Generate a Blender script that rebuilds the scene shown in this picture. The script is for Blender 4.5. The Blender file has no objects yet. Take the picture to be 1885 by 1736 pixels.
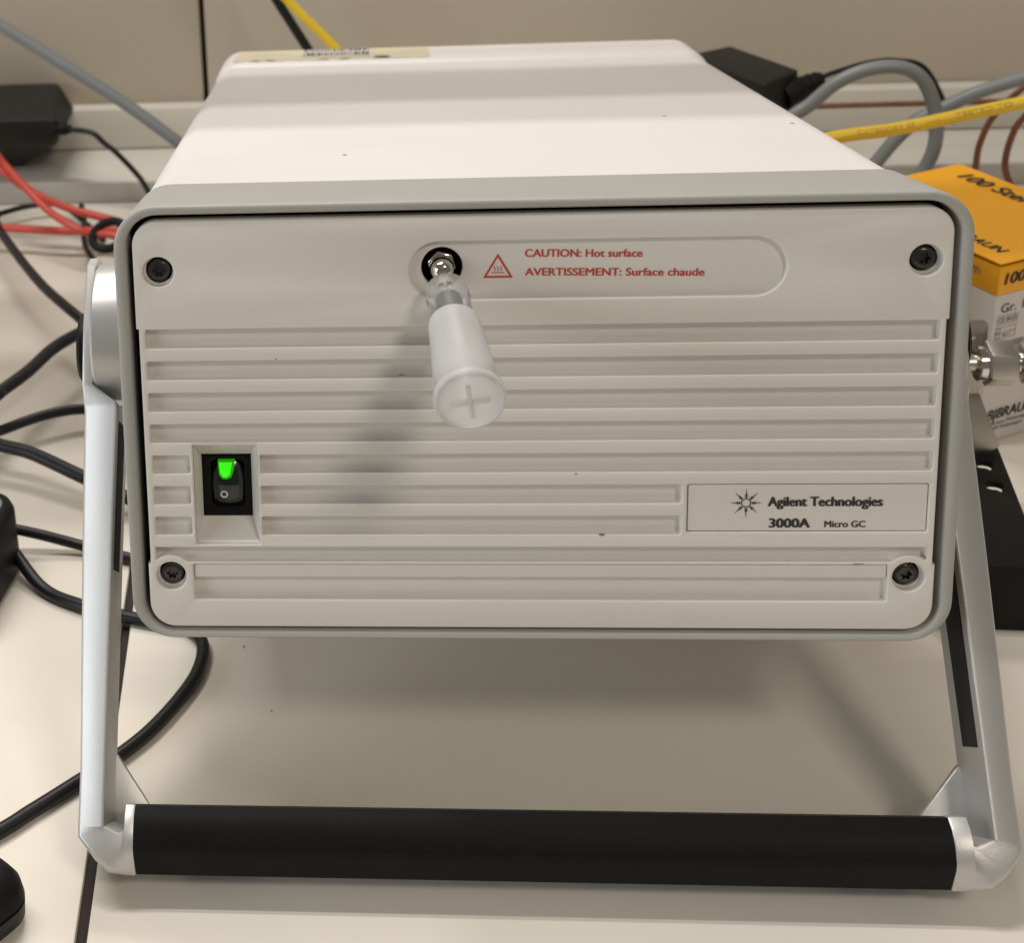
import bpy, bmesh, math, random
from mathutils import Vector, Matrix
from mathutils.geometry import delaunay_2d_cdt

scene = bpy.context.scene
col = scene.collection
random.seed(7)

# ------------------------------------------------------------------ camera
cd = bpy.data.cameras.new("camera")
cam = bpy.data.objects.new("camera", cd)
col.objects.link(cam)
cd.sensor_fit = 'HORIZONTAL'
cd.sensor_width = 36.0
cd.lens = 2900 / 1885 * 36.0
cd.shift_x = (942.5 - 398.98) / 1885
cd.shift_y = (359.09 - 868.0) / 1885
cd.clip_start = 0.01
cd.clip_end = 50
cd.dof.use_dof = True
cd.dof.focus_distance = 0.53
cd.dof.aperture_fstop = 20
R0 = (0.99552377, 0.07811473, -0.05320264)
R1 = (-0.02061693, -0.36987594, -0.92885237)
R2 = (-0.09223543, 0.92579149, -0.3666098)
CAM = Vector((-0.05210636, -0.43003287, 0.40210166))
cam.matrix_world = Matrix(((R0[0], -R1[0], -R2[0], CAM[0]),
                           (R0[1], -R1[1], -R2[1], CAM[1]),
                           (R0[2], -R1[2], -R2[2], CAM[2]),
                           (0, 0, 0, 1)))
scene.camera = cam

# ------------------------------------------------------------------ light
world = bpy.data.worlds.new("World")
scene.world = world
world.use_nodes = True
bg = world.node_tree.nodes["Background"]
bg.inputs[0].default_value = (1.0, 0.945, 0.87, 1)
bg.inputs[1].default_value = 0.14

def area(name, loc, target, sx, sy, power, color):
    l = bpy.data.lights.new(name, 'AREA')
    l.shape = 'RECTANGLE'
    l.size = sx
    l.size_y = sy
    l.energy = power
    l.color = color
    o = bpy.data.objects.new(name, l)
    col.objects.link(o)
    o.location = loc
    d = Vector(target) - Vector(loc)
    o.rotation_euler = d.to_track_quat('-Z', 'Y').to_euler()
    return o

WARM = (1.0, 0.895, 0.76)
# twin ceiling tubes above the bench, to the left of the instrument
for dy in (-0.06, 0.06):
    t = area("ceiling_tube", (-0.60, 0.25 + dy, 1.9), (-0.60, 0.251 + dy, 0), 1.2, 0.035, 10.5, (1.0, 0.96, 0.925))
    t.rotation_euler = (0, 0, 0)
# ceiling light farther back in the room, behind the camera
area("room_light", (0.85, -1.45, 2.0), (0, 0, 0.1), 0.5, 0.35, 14.5, WARM)
# added fill lamp behind the wall, brightening the housing top and the carton
area("rear_fill_light", (-0.25, 1.2, 1.75), (0.0, 0.25, 0.1), 0.6, 0.3, 11.5, (1.0, 0.94, 0.87))
# window on the left, cool daylight
area("window_light", (-1.5, -0.60, 0.45), (-0.1, 0.0, 0.08), 0.9, 0.6, 7.5, (0.88, 0.95, 1.0))

scene.view_settings.view_transform = 'Standard'
scene.view_settings.look = 'None'
scene.view_settings.exposure = 0.1
scene.view_settings.gamma = 1.0
scene.view_settings.use_curve_mapping = False

# ------------------------------------------------------------------ materials
def mat(name, colr, rough=0.5, metal=0.0, var=0.04, vscale=30, bump=0.0, bscale=800, coat=0.0, spec=0.5, smudge=0.0):
    m = bpy.data.materials.new(name)
    m.use_nodes = True
    nt = m.node_tree
    b = nt.nodes["Principled BSDF"]
    b.inputs["Roughness"].default_value = rough
    b.inputs["Metallic"].default_value = metal
    b.inputs["Specular IOR Level"].default_value = spec
    b.inputs["Coat Weight"].default_value = coat
    tc = nt.nodes.new("ShaderNodeTexCoord")
    n = nt.nodes.new("ShaderNodeTexNoise")
    n.inputs["Scale"].default_value = vscale
    n.inputs["Detail"].default_value = 5
    nt.links.new(tc.outputs["Object"], n.inputs["Vector"])
    r = nt.nodes.new("ShaderNodeValToRGB")
    r.color_ramp.elements[0].position = 0.18
    r.color_ramp.elements[1].position = 0.82
    r.color_ramp.elements[0].color = [c * (1 - var) for c in colr] + [1]
    r.color_ramp.elements[1].color = [min(1, c * (1 + var)) for c in colr] + [1]
    nt.links.new(n.outputs["Fac"], r.inputs["Fac"])
    nt.links.new(r.outputs["Color"], b.inputs["Base Color"])
    if smudge > 0:
        n3 = nt.nodes.new("ShaderNodeTexNoise")
        n3.inputs["Scale"].default_value = 14
        n3.inputs["Detail"].default_value = 6
        nt.links.new(tc.outputs["Object"], n3.inputs["Vector"])
        mr = nt.nodes.new("ShaderNodeMapRange")
        mr.inputs["From Min"].default_value = 0.12
        mr.inputs["From Max"].default_value = 0.88
        mr.inputs["To Min"].default_value = max(0.02, rough - smudge)
        mr.inputs["To Max"].default_value = min(1, rough + smudge)
        nt.links.new(n3.outputs["Fac"], mr.inputs["Value"])
        nt.links.new(mr.outputs["Result"], b.inputs["Roughness"])
    if bump > 0:
        n2 = nt.nodes.new("ShaderNodeTexNoise")
        n2.inputs["Scale"].default_value = bscale
        n2.inputs["Detail"].default_value = 3
        nt.links.new(tc.outputs["Object"], n2.inputs["Vector"])
        bp = nt.nodes.new("ShaderNodeBump")
        bp.inputs["Strength"].default_value = bump
        bp.inputs["Distance"].default_value = 0.0003
        nt.links.new(n2.outputs["Fac"], bp.inputs["Height"])
        nt.links.new(bp.outputs["Normal"], b.inputs["Normal"])
    return m

M = {}
M['white'] = mat('white_plastic', (0.72, 0.69, 0.645), 0.42, bump=0.22, bscale=1000, var=0.03, vscale=11, smudge=0.08)
M['shell'] = mat('white_painted_shell', (0.80, 0.775, 0.76), 0.42, bump=0.18, bscale=900, var=0.02, vscale=9, smudge=0.08)
M['grey'] = mat('grey_bezel_plastic', (0.395, 0.39, 0.365), 0.55, bump=0.35, bscale=1500, var=0.03)
M['silver'] = mat('silver_paint', (0.60, 0.59, 0.57), 0.38, metal=0.55, bump=0.1, bscale=1500, var=0.02)
M['legpaint'] = mat('light_silver_paint', (0.60, 0.595, 0.58), 0.46, metal=0.72, bump=0.2, bscale=1500, var=0.02)
M['steel'] = mat('stainless_steel', (0.56, 0.53, 0.48), 0.36, metal=1.0, var=0.05, vscale=60)
M['steel_dull'] = mat('dull_steel_sheet', (0.42, 0.39, 0.34), 0.42, metal=0.9, var=0.08, vscale=25, smudge=0.1)
M['chrome'] = mat('polished_steel', (0.70, 0.67, 0.62), 0.12, metal=1.0, var=0.03)
M['rubber'] = mat('black_rubber_grip', (0.0050, 0.0050, 0.0048), 0.5, spec=0.13, bump=0.35, bscale=2200, var=0.2, vscale=90)
M['black'] = mat('black_plastic', (0.009, 0.009, 0.009), 0.5, spec=0.15, bump=0.3, bscale=1200, var=0.2)
M['brickplastic'] = mat('dark_matte_plastic', (0.016, 0.015, 0.014), 0.55, spec=0.3, bump=0.4, bscale=900, var=0.15)
M['screw'] = mat('black_oxide_steel', (0.085, 0.082, 0.078), 0.24, metal=0.85, var=0.15, vscale=300)
M['dark'] = mat('dark_cavity', (0.012, 0.009, 0.008), 0.8)
M['cablegrey'] = mat('grey_cable_jacket', (0.21, 0.225, 0.23), 0.42, var=0.06)
M['cableblack'] = mat('black_cable_jacket', (0.012, 0.012, 0.013), 0.38, spec=0.3, var=0.15)
M['red'] = mat('red_cable_jacket', (0.50, 0.055, 0.035), 0.42, var=0.06)
M['yellow'] = mat('yellow_cable_jacket', (0.88, 0.60, 0.03), 0.38, var=0.04)
M['brown'] = mat('brown_polymer_tubing', (0.17, 0.058, 0.022), 0.3, var=0.12, vscale=80)
M['wall'] = mat('beige_wall_laminate', (0.54, 0.475, 0.385), 0.6, bump=0.08, bscale=600, var=0.035, vscale=5)
M['trim'] = mat('pale_trim', (0.62, 0.59, 0.525), 0.5, var=0.04, vscale=8)
M['trimdark'] = mat('trim_edge', (0.40, 0.38, 0.34), 0.55, var=0.04, vscale=8)
M['desk'] = mat('cream_desk_laminate', (0.775, 0.72, 0.63), 0.34, bump=0.10, bscale=900, var=0.04, vscale=7, smudge=0.12)
M['gap'] = mat('dark_joint', (0.02, 0.012, 0.01), 0.8)
M['orange'] = mat('orange_carton', (0.98, 0.45, 0.012), 0.45, var=0.03)
M['carton'] = mat('white_carton', (0.70, 0.66, 0.62), 0.55, var=0.03)
M['ink'] = mat('black_ink', (0.03, 0.027, 0.025), 0.6)
M['inkgrey'] = mat('grey_ink', (0.20, 0.19, 0.175), 0.6)
M['inkred'] = mat('red_ink', (0.52, 0.055, 0.045), 0.6)
M['paper'] = mat('yellowed_label_paper', (0.70, 0.64, 0.46), 0.5, var=0.10, vscale=60)
M['shelf'] = mat('shelf_board', (0.35, 0.31, 0.25), 0.6)
M['greytop'] = mat('grey_plastic_top', (0.20, 0.21, 0.21), 0.3)
M['inkyellow'] = mat('faint_cable_print', (0.36, 0.24, 0.03), 0.6)
M['switchblack'] = mat('switch_black', (0.004, 0.004, 0.004), 0.5, spec=0.15)
M['mark'] = mat('scuff_mark', (0.16, 0.14, 0.12), 0.7)
M['spotbrown'] = mat('brown_speck', (0.30, 0.20, 0.09), 0.7)

def emission(name, c, s):
    m = bpy.data.materials.new(name)
    m.use_nodes = True
    b = m.node_tree.nodes["Principled BSDF"]
    b.inputs["Base Color"].default_value = (*[x * 0.3 for x in c], 1)
    b.inputs["Emission Color"].default_value = (*c, 1)
    b.inputs["Emission Strength"].default_value = s
    return m
M['green'] = emission('green_lamp', (0.03, 0.80, 0.0), 1.1)
M['greendim'] = emission('green_lens', (0.02, 0.45, 0.0), 0.55)
_nt = M['green'].node_tree
_tc = _nt.nodes.new("ShaderNodeTexCoord")
_n = _nt.nodes.new("ShaderNodeTexNoise")
_n.inputs["Scale"].default_value = 220
_mr = _nt.nodes.new("ShaderNodeMapRange")
_mr.inputs["From Min"].default_value = 0.3
_mr.inputs["From Max"].default_value = 0.7
_mr.inputs["To Min"].default_value = 0.8
_mr.inputs["To Max"].default_value = 1.25
_nt.links.new(_tc.outputs["Object"], _n.inputs["Vector"])
_nt.links.new(_n.outputs["Fac"], _mr.inputs["Value"])
_nt.links.new(_mr.outputs["Result"], _nt.nodes["Principled BSDF"].inputs["Emission Strength"])

def frosted(name, c, transp, gloss):
    m = bpy.data.materials.new(name)
    m.use_nodes = True
    nt = m.node_tree
    nt.nodes.clear()
    out = nt.nodes.new("ShaderNodeOutputMaterial")
    dif = nt.nodes.new("ShaderNodeBsdfDiffuse")
    tra = nt.nodes.new("ShaderNodeBsdfTranslucent")
    tp = nt.nodes.new("ShaderNodeBsdfTransparent")
    gl = nt.nodes.new("ShaderNodeBsdfGlossy")
    for n in (dif, tra):
        n.inputs["Color"].default_value = (*c, 1)
    gl.inputs["Roughness"].default_value = 0.4
    m1 = nt.nodes.new("ShaderNodeMixShader")
    m2 = nt.nodes.new("ShaderNodeMixShader")
    m3 = nt.nodes.new("ShaderNodeMixShader")
    lw = nt.nodes.new("ShaderNodeFresnel")
    lw.inputs["IOR"].default_value = 1.4
    nt.links.new(dif.outputs[0], m1.inputs[1])
    nt.links.new(tra.outputs[0], m1.inputs[2])
    m1.inputs[0].default_value = 0.5
    nt.links.new(m1.outputs[0], m2.inputs[1])
    nt.links.new(tp.outputs[0], m2.inputs[2])
    m2.inputs[0].default_value = transp
    nt.links.new(m2.outputs[0], m3.inputs[1])
    nt.links.new(gl.outputs[0], m3.inputs[2])
    nt.links.new(lw.outputs[0], m3.inputs[0])
    nt.links.new(m3.outputs[0], out.inputs[0])
    return m
M['frost'] = frosted('frosted_polypropylene', (1.0, 1.0, 1.0), 0.30, 0.2)
M['frost2'] = frosted('frosted_rib', (0.98, 0.98, 0.98), 0.02, 0.2)
M['frost3'] = frosted('frosted_end', (0.97, 0.97, 0.97), 0.16, 0.2)
M['clear'] = frosted('clear_plastic', (0.85, 0.85, 0.85), 0.74, 0.2)

# ------------------------------------------------------------------ mesh helpers
class MB:
    def __init__(self):
        self.v = []
        self.f = []
    def add(self, vs, fs):
        o = len(self.v)
        self.v += [tuple(p) for p in vs]
        self.f += [tuple(i + o for i in f) for f in fs]
        return self
    def box(self, x0, x1, y0, y1, z0, z1):
        return self.add([(x0, y0, z0), (x1, y0, z0), (x1, y1, z0), (x0, y1, z0), (x0, y0, z1), (x1, y0, z1), (x1, y1, z1), (x0, y1, z1)],
                        [(0, 3, 2, 1), (4, 5, 6, 7), (0, 1, 5, 4), (1, 2, 6, 5), (2, 3, 7, 6), (3, 0, 4, 7)])
    def loft(self, rings, cap0=True, cap1=True):
        n = len(rings[0])
        vs = [p for r in rings for p in r]
        fs = []
        for k in range(len(rings) - 1):
            for i in range(n):
                j = (i + 1) % n
                fs.append((k * n + i, k * n + j, (k + 1) * n + j, (k + 1) * n + i))
        if cap0:
            fs.append(tuple(range(n))[::-1])
        if cap1:
            fs.append(tuple((len(rings) - 1) * n + i for i in range(n)))
        return self.add(vs, fs)
    def plate(self, outer, holes, yf, depth, b=0.0005, seg=3, back=False):
        """flat plate facing -y in the x-z plane, outline and holes rounded by b at the front"""
        def off(poly, d):
            n = len(poly)
            a = sum(poly[i][0] * poly[(i + 1) % n][1] - poly[(i + 1) % n][0] * poly[i][1] for i in range(n))
            s = 1 if a > 0 else -1
            out = []
            for i in range(n):
                p0, p1, p2 = Vector(poly[i - 1]), Vector(poly[i]), Vector(poly[(i + 1) % n])
                e1 = (p1 - p0).normalized()
                e2 = (p2 - p1).normalized()
                n1 = Vector((-e1.y, e1.x)) * s
                n2 = Vector((-e2.y, e2.x)) * s
                k = n1 + n2
                q = max(0.4, 1 + n1.dot(n2))
                out.append(tuple(p1 + k * (d / q)))
            return out
        loops = [(list(outer), 1)] + [(list(h), -1) for h in holes]
        front = []
        for poly, s in loops:
            rings = []
            ts = [i / seg * math.pi / 2 for i in range(seg + 1)] if b > 0 else [math.pi / 2]
            for t in ts:
                o = b * (1 - math.sin(t)) * s
                y = yf + b * (1 - math.cos(t))
                rings.append([(x, y, z) for x, z in off(poly, o)])
            rings.append([(x, yf + depth, z) for x, z in poly])
            n = len(poly)
            a = sum(poly[i][0] * poly[(i + 1) % n][1] - poly[(i + 1) % n][0] * poly[i][1] for i in range(n))
            flip = (a > 0) == (s > 0)
            o = len(self.v)
            self.v += [p for r in rings for p in r]
            for k in range(len(rings) - 1):
                for i in range(n):
                    j = (i + 1) % n
                    f = (o + k * n + i, o + (k + 1) * n + i, o + (k + 1) * n + j, o + k * n + j)
                    self.f.append(f if flip else f[::-1])
            front.append((o, rings[0], o + (len(rings) - 1) * n))
        def capf(sel, yflip):
            pts, idx, eds = [], [], []
            for o, ring, ob in front:
                base = len(pts)
                n = len(ring)
                pts += [Vector((p[0], p[2])) for p in ring]
                idx += [(o if sel == 0 else ob) + i for i in range(n)]
                eds += [(base + i, base + (i + 1) % n) for i in range(n)]
            res = delaunay_2d_cdt(pts, eds, [], 0, 1e-7)
            rings2 = [[(p[0], p[2]) for p in ring] for o, ring, ob in front]
            def inside(x, z, poly):
                c = False
                for i in range(len(poly)):
                    (xa, za), (xb, zb) = poly[i - 1], poly[i]
                    if (za > z) != (zb > z) and x < (xb - xa) * (z - za) / (zb - za) + xa:
                        c = not c
                return c
            new = []
            for k, org in enumerate(res[3]):
                if org:
                    new.append(idx[org[0]])
                else:
                    y_ = self.v[idx[0]][1]
                    self.v.append((res[0][k].x, y_, res[0][k].y))
                    new.append(len(self.v) - 1)
            for tr in res[2]:
                f = [new[i] for i in tr]
                gx = sum(res[0][i].x for i in tr) / len(tr)
                gz = sum(res[0][i].y for i in tr) / len(tr)
                if not inside(gx, gz, rings2[0]) or any(inside(gx, gz, h_) for h_ in rings2[1:]):
                    continue
                A, B_, C_ = self.v[f[0]], self.v[f[1]], self.v[f[2]]
                ny = (B_[2] - A[2]) * (C_[0] - A[0]) - (B_[0] - A[0]) * (C_[2] - A[2])
                self.f.append(tuple(f) if (ny < 0) != yflip else tuple(f[::-1]))
        capf(0, False)
        if back:
            capf(1, True)
        return self
    def lathe(self, prof, axis_o, axis_d, n=32, cap0=True, cap1=True):
        d = Vector(axis_d).normalized()
        u = d.orthogonal().normalized()
        w = d.cross(u)
        o = Vector(axis_o)
        rings = [[tuple(o + d * h + (u * math.cos(t) + w * math.sin(t)) * r) for t in [2 * math.pi * i / n for i in range(n)]] for r, h in prof]
        return self.loft(rings, cap0, cap1)
    def tube(self, pts, r, n=14, sub=10, cap=True):
        path = smooth_path(pts, sub)
        rings = []
        u = None
        for i, p in enumerate(path):
            t = (path[min(i + 1, len(path) - 1)] - path[max(i - 1, 0)]).normalized()
            if u is None:
                u = t.orthogonal().normalized()
            else:
                u = (u - t * u.dot(t)).normalized()
            w = t.cross(u)
            rr_ = r(i / (len(path) - 1)) if callable(r) else r
            rings.append([tuple(p + (u * math.cos(a) + w * math.sin(a)) * rr_) for a in [2 * math.pi * k / n for k in range(n)]])
        return self.loft(rings, cap, cap)
    def build(self, name, m, parent=None, smooth=38, bevel=0.0, bseg=2, weld=False):
        me = bpy.data.meshes.new(name)
        me.from_pydata(self.v, [], self.f)
        bm = bmesh.new()
        bm.from_mesh(me)
        if weld:
            bmesh.ops.remove_doubles(bm, verts=bm.verts, dist=1e-6)
        bmesh.ops.recalc_face_normals(bm, faces=bm.faces)
        if bevel > 0:
            es = [e for e in bm.edges if len(e.link_faces) == 2 and e.calc_face_angle(0) > math.radians(25)]
            bmesh.ops.bevel(bm, geom=es, offset=bevel, segments=bseg, profile=0.5, affect='EDGES', clamp_overlap=True)
        bm.to_mesh(me)
        bm.free()
        if smooth:
            me.polygons.foreach_set("use_smooth", [True] * len(me.polygons))
            me.set_sharp_from_angle(angle=math.radians(smooth))
        me.materials.append(M[m])
        o = bpy.data.objects.new(name, me)
        col.objects.link(o)
        if parent is not None:
            o.parent = parent
        return o

def smooth_path(pts, sub):
    P = [Vector(p) for p in pts]
    P = [P[0] * 2 - P[1]] + P + [P[-1] * 2 - P[-2]]
    out = []
    for i in range(1, len(P) - 2):
        p0, p1, p2, p3 = P[i - 1:i + 3]
        for k in range(sub):
            t = k / sub
            out.append(0.5 * ((2 * p1) + (p2 - p0) * t + (2 * p0 - 5 * p1 + 4 * p2 - p3) * t * t + (3 * p1 - p0 - 3 * p2 + p3) * t ** 3))
    out.append(P[-2])
    return out

def rr(x0, x1, z0, z1, r, n=8):
    if not isinstance(r, (tuple, list)):
        r = (r, r, r, r)          # bl, br, tr, tl
    out = []
    for (cx, cz, rad, a0) in ((x0 + r[0], z0 + r[0], r[0], 180), (x1 - r[1], z0 + r[1], r[1], 270), (x1 - r[2], z1 - r[2], r[2], 0), (x0 + r[3], z1 - r[3], r[3], 90)):
        for k in range(n + 1):
            a = math.radians(a0 + 90 * k / n)
            out.append((cx + rad * math.cos(a), cz + rad * math.sin(a)))
    return out

def circle(cx, cz, r, n=32):
    return [(cx + r * math.cos(2 * math.pi * i / n), cz + r * math.sin(2 * math.pi * i / n)) for i in range(n)]

def tag(o, label=None, cat=None, group=None, kind=None):
    if label: o['label'] = label
    if cat: o['category'] = cat
    if group: o['group'] = group
    if kind: o['kind'] = kind
    return o

def empty(name, loc=(0, 0, 0), rot=(0, 0, 0)):
    o = bpy.data.objects.new(name, None)
    col.objects.link(o)
    o.empty_display_size = 0.02
    o.location = loc
    o.rotation_euler = rot
    return o

def text_tris(s, width, height, weight=0.0, shear=0.0):
    """letters as flat triangles, cap height `height`, total width `width`, origin at left end of the baseline"""
    cu = bpy.data.curves.new("lettering", 'FONT')
    cu.body = s
    cu.size = 1.0
    cu.offset = weight
    cu.shear = shear
    cu.resolution_u = 4
    o = bpy.data.objects.new("lettering", cu)
    col.objects.link(o)
    dg = bpy.context.evaluated_depsgraph_get()
    dg.update()
    me = bpy.data.meshes.new_from_object(o.evaluated_get(dg))
    vs = [v.co.copy() for v in me.vertices]
    fs = [tuple(p.vertices) for p in me.polygons]
    bpy.data.objects.remove(o)
    bpy.data.curves.remove(cu)
    bpy.data.meshes.remove(me)
    x0 = min(v.x for v in vs)
    x1 = max(v.x for v in vs)
    cap = 0.69
    sx = width / (x1 - x0)
    sz = height / cap
    return [((v.x - x0) * sx, v.y * sz) for v in vs], fs

def lettering(name, s, o, ex, ez, width, height, m, parent, weight=0.0, shear=0.0):
    """flat print: o = left end of baseline, ex = reading direction, ez = up"""
    st = weight * height
    p2, fs = text_tris(s, width - st, height, 0.0, shear)
    o, ex, ez = Vector(o), Vector(ex).normalized(), Vector(ez).normalized()
    nrm = ex.cross(ez)
    mb = MB()
    strikes = [(0, 0)] if weight == 0 else [(0, 0), (st * 0.5, 0), (st, 0), (st * 0.5, st * 0.3)]
    for k, (sx_, sz_) in enumerate(strikes):
        mb.add([o + ex * (a + sx_) + ez * (b + sz_) + nrm * (k * 8e-6) for a, b in p2], fs)
    return flat(mb, name, m, parent)

def flat(mb, name, m, parent):
    me = bpy.data.meshes.new(name)
    me.from_pydata(mb.v, [], mb.f)
    me.materials.append(M[m])
    ob = bpy.data.objects.new(name, me)
    col.objects.link(ob)
    ob.parent = parent
    return ob

# ------------------------------------------------------------------ setting
SEAM0, SEAM1 = (-0.1425, -0.15), (-0.168, 0.45)       # joint between the two desk tops
def seam_x(y):
    return SEAM0[0] + (SEAM1[0] - SEAM0[0]) * (y - SEAM0[1]) / (SEAM1[1] - SEAM0[1])
desk = empty('desk', (0, 0, 0))
tag(desk, kind='structure')
g = 0.0019
def slab(xy, z0, z1):
    n = len(xy)
    return MB().loft([[(x, y, z0) for x, y in xy], [(x, y, z1) for x, y in xy]])
slab([(-1.1, -0.55), (seam_x(-0.55) - g, -0.55), (seam_x(0.70) - g, 0.70), (-1.1, 0.70)], -0.03, 0).build('desk_top', 'desk', desk, bevel=0.0008)
slab([(seam_x(-0.55) + g, -0.55), (1.1, -0.55), (1.1, 0.70), (seam_x(0.70) + g, 0.70)], -0.03, 0).build('desk_top', 'desk', desk, bevel=0.0008)
MB().box(-1.1, 1.1, -0.54, 0.70, -0.05, -0.031).build('under_frame', 'gap', desk)
slab([(seam_x(-0.55) - g + 1e-4, -0.55), (seam_x(-0.55) + g - 1e-4, -0.55), (seam_x(0.70) + g - 1e-4, 0.70), (seam_x(0.70) - g + 1e-4, 0.70)], -0.029, -0.0022).build('gap_shade_strip', 'gap', desk)  # dark filler added in the open gap, in place of its shade

for k, (px, py, pr) in enumerate([(-0.1035, 0.0905, 0.0006), (-0.0905, 0.0522, 0.0004)]):
    n = 7
    flat(MB().add([(px + pr * (0.7 + 0.6 * random.random()) * math.cos(2 * math.pi * i / n), py + pr * (0.7 + 0.6 * random.random()) * math.sin(2 * math.pi * i / n), 0.0002) for i in range(n)], [tuple(range(n))]), 'speck', 'mark', desk)

wall = empty('wall', (0, 0.655, 0))
tag(wall, kind='structure')
MB().box(-1.1, -0.1657, 0.0, 0.02, 0.0, 0.60).build('wall_panel', 'wall', wall, bevel=0.001)
MB().box(-0.1618, 1.1, 0.0, 0.02, 0.0, 0.60).build('wall_panel', 'wall', wall, bevel=0.001)
MB().box(-1.1, 1.1, 0.021, 0.03, 0.0, 0.60).build('wall_backing', 'gap', wall)

ledge = empty('rear_ledge', (0, 0, 0))
tag(ledge, kind='structure')
MB().box(-1.1, 1.1, 0.5765, 0.648, 0.0005, 0.0155).build('ledge_strip', 'trim', ledge, bevel=0.0012)
MB().box(-1.1, 1.1, 0.5748, 0.5766, 0.0006, 0.0147).build('ledge_edge', 'trimdark', ledge, bevel=0.0004)
MB().box(-1.1, 1.1, 0.6405, 0.6545, 0.0162, 0.0470).build('upstand_strip', 'trim', ledge, bevel=0.0015)

shelf = empty('overhead_shelf', (0, 0, 0))
tag(shelf, kind='structure')
MB().box(-1.1, 1.1, 0.227, 0.332, 0.75, 0.768).build('shelf_board', 'shelf', shelf, bevel=0.002)

# ------------------------------------------------------------------ the instrument
ANG = math.radians(9.5)
HGT = 0.0781
gc = empty('gas_chromatograph', (0, 0, HGT), (-ANG, 0, 0))
tag(gc, 'white and grey laboratory gas chromatograph tilted back on its carrying handle', 'instrument')
ca, sa = math.cos(ANG), math.sin(ANG)
def w2d(Y, Z):
    return (Y * ca - (Z - HGT) * sa, Y * sa + (Z - HGT) * ca)

def rring(hx, z0, z1, r, y, n=10):
    return [(x, y, z) for x, z in rr(-hx, hx, z0, z1, r, n)]

# housing shell
MB().loft([rring(0.1285, 0.0005, 0.1365, 0.011, 0.0440), rring(0.1297, -0.001, 0.1390, 0.0125, 0.0455), rring(0.1297, -0.001, 0.1390, 0.0125, 0.358)]).build('housing', 'shell', gc)
MB().loft([rring(0.1290, -0.0005, 0.1384, 0.0122, 0.357), rring(0.1297, -0.001, 0.1398, 0.013, 0.3585), rring(0.1299, -0.001, 0.1412, 0.013, 0.362),
           rring(0.1299, -0.001, 0.1425, 0.013, 0.398), rring(0.1290, 0.0, 0.1418, 0.013, 0.4025), rring(0.1268, 0.003, 0.1392, 0.013, 0.4055), rring(0.1235, 0.006, 0.136, 0.012, 0.4068)]).build('rear_cover', 'shell', gc)
for sx in (-1, 1):
    MB().lathe([(0.011, 0), (0.011, 0.008), (0.009, 0.0088)], (sx * 0.105, 0.37, -0.0008), (0, 0, -1)).build('rubber_foot', 'rubber', gc)

# front bezel frame
rings = [rring(0.1290, -0.0020, 0.1385, 0.0125, 0.0465),
         rring(0.1300, -0.0028, 0.1402, 0.0130, 0.0472),
         rring(0.1303, -0.0032, 0.1406, 0.0132, 0.0455),
         rring(0.1308, -0.0040, 0.1430, 0.0138, 0.0030),
         rring(0.1308, -0.0040, 0.1431, 0.0138, 0.0006),
         rring(0.1306, -0.0038, 0.1429, 0.0136, -0.0001),
         rring(0.1301, -0.0034, 0.1424, 0.0132, -0.0005),
         rring(0.1279, -0.0021, 0.1408, 0.0112, -0.0003),
         rring(0.1273, -0.0016, 0.1403, 0.0106, 0.0002),
         rring(0.1270, -0.0014, 0.1400, 0.0103, 0.0010),
         rring(0.1268, -0.0013, 0.1398, 0.0101, 0.0140)]
MB().loft(rings, False, False).build('front_bezel', 'grey', gc, smooth=50)
MB().plate(rr(-0.1272, 0.1272, -0.0019, 0.1400, 0.010), [], 0.0125, 0.002, 0).build('inner_chassis', 'dark', gc)

# front panel -----------------------------------------------------------
ZT = [0.1026 - 0.01064 * k for k in range(8)]
GH = 0.0062
outer = []
r1, r2 = 0.0078, 0.0085
top = rr(-0.1249, 0.1249, 0.0, 0.138, (r2, r2, r1, r1), 8)
# outline with the small side steps
bl, br, tr, tl = top[0:9], top[9:18], top[18:27], top[27:36]
outer = bl + br + [(0.1249, 0.0222), (0.1241, 0.0222), (0.1241, 0.1028), (0.1249, 0.1028)] + tr + tl + [(-0.1249, 0.1028), (-0.1241, 0.1028), (-0.1241, 0.0222), (-0.1249, 0.0222)]
holes = []
def groove(x0, x1, zt, h=GH):
    holes.append(rr(x0, x1, zt - h, zt, 0.0006, 3))
for k in range(4):
    groove(-0.1221, 0.1222, ZT[k])
groove(-0.1218, -0.1096, ZT[4]); groove(-0.0869, 0.1223, ZT[4])
for k in (5, 6):
    groove(-0.1219, -0.1098, ZT[k]); groove(-0.0869, 0.0463, ZT[k])
# groove above the lower screws, with round bosses biting into it
SCREWS = [(-0.1170, 0.1216), (0.1171, 0.1216), (-0.1174, 0.0180), (0.1170, 0.0180)]
gz0, gz1, br_ = 0.0231, ZT[7], 0.0074
def bump_pts(cx, cz, dirn):
    half = math.acos((gz0 - cz) / br_)
    a = [math.pi / 2 + half - 2 * half * i / 10 for i in range(11)]
    return [(cx + br_ * math.cos(t), cz + br_ * math.sin(t)) for t in a]
b1 = [p for p in bump_pts(-0.1174, 0.0180, 1) if p[0] > -0.1222]
b2 = [p for p in bump_pts(0.1170, 0.0180, 1) if p[0] < 0.1222]
holes.append([(-0.1223, max(gz0, b1[0][1]))] + b1 + b2 + [(0.1223, max(gz0, b2[-1][1])), (0.1223, gz1), (-0.1223, gz1)])
holes.append(rr(-0.1100, 0.1106, 0.0096, 0.0221, 0.0005, 3))
SW = (-0.1086, -0.0877, 0.0291, 0.0639)
holes.append(rr(*SW, 0.0006, 3))
PORT = (-0.0280, 0.1214)
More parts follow.
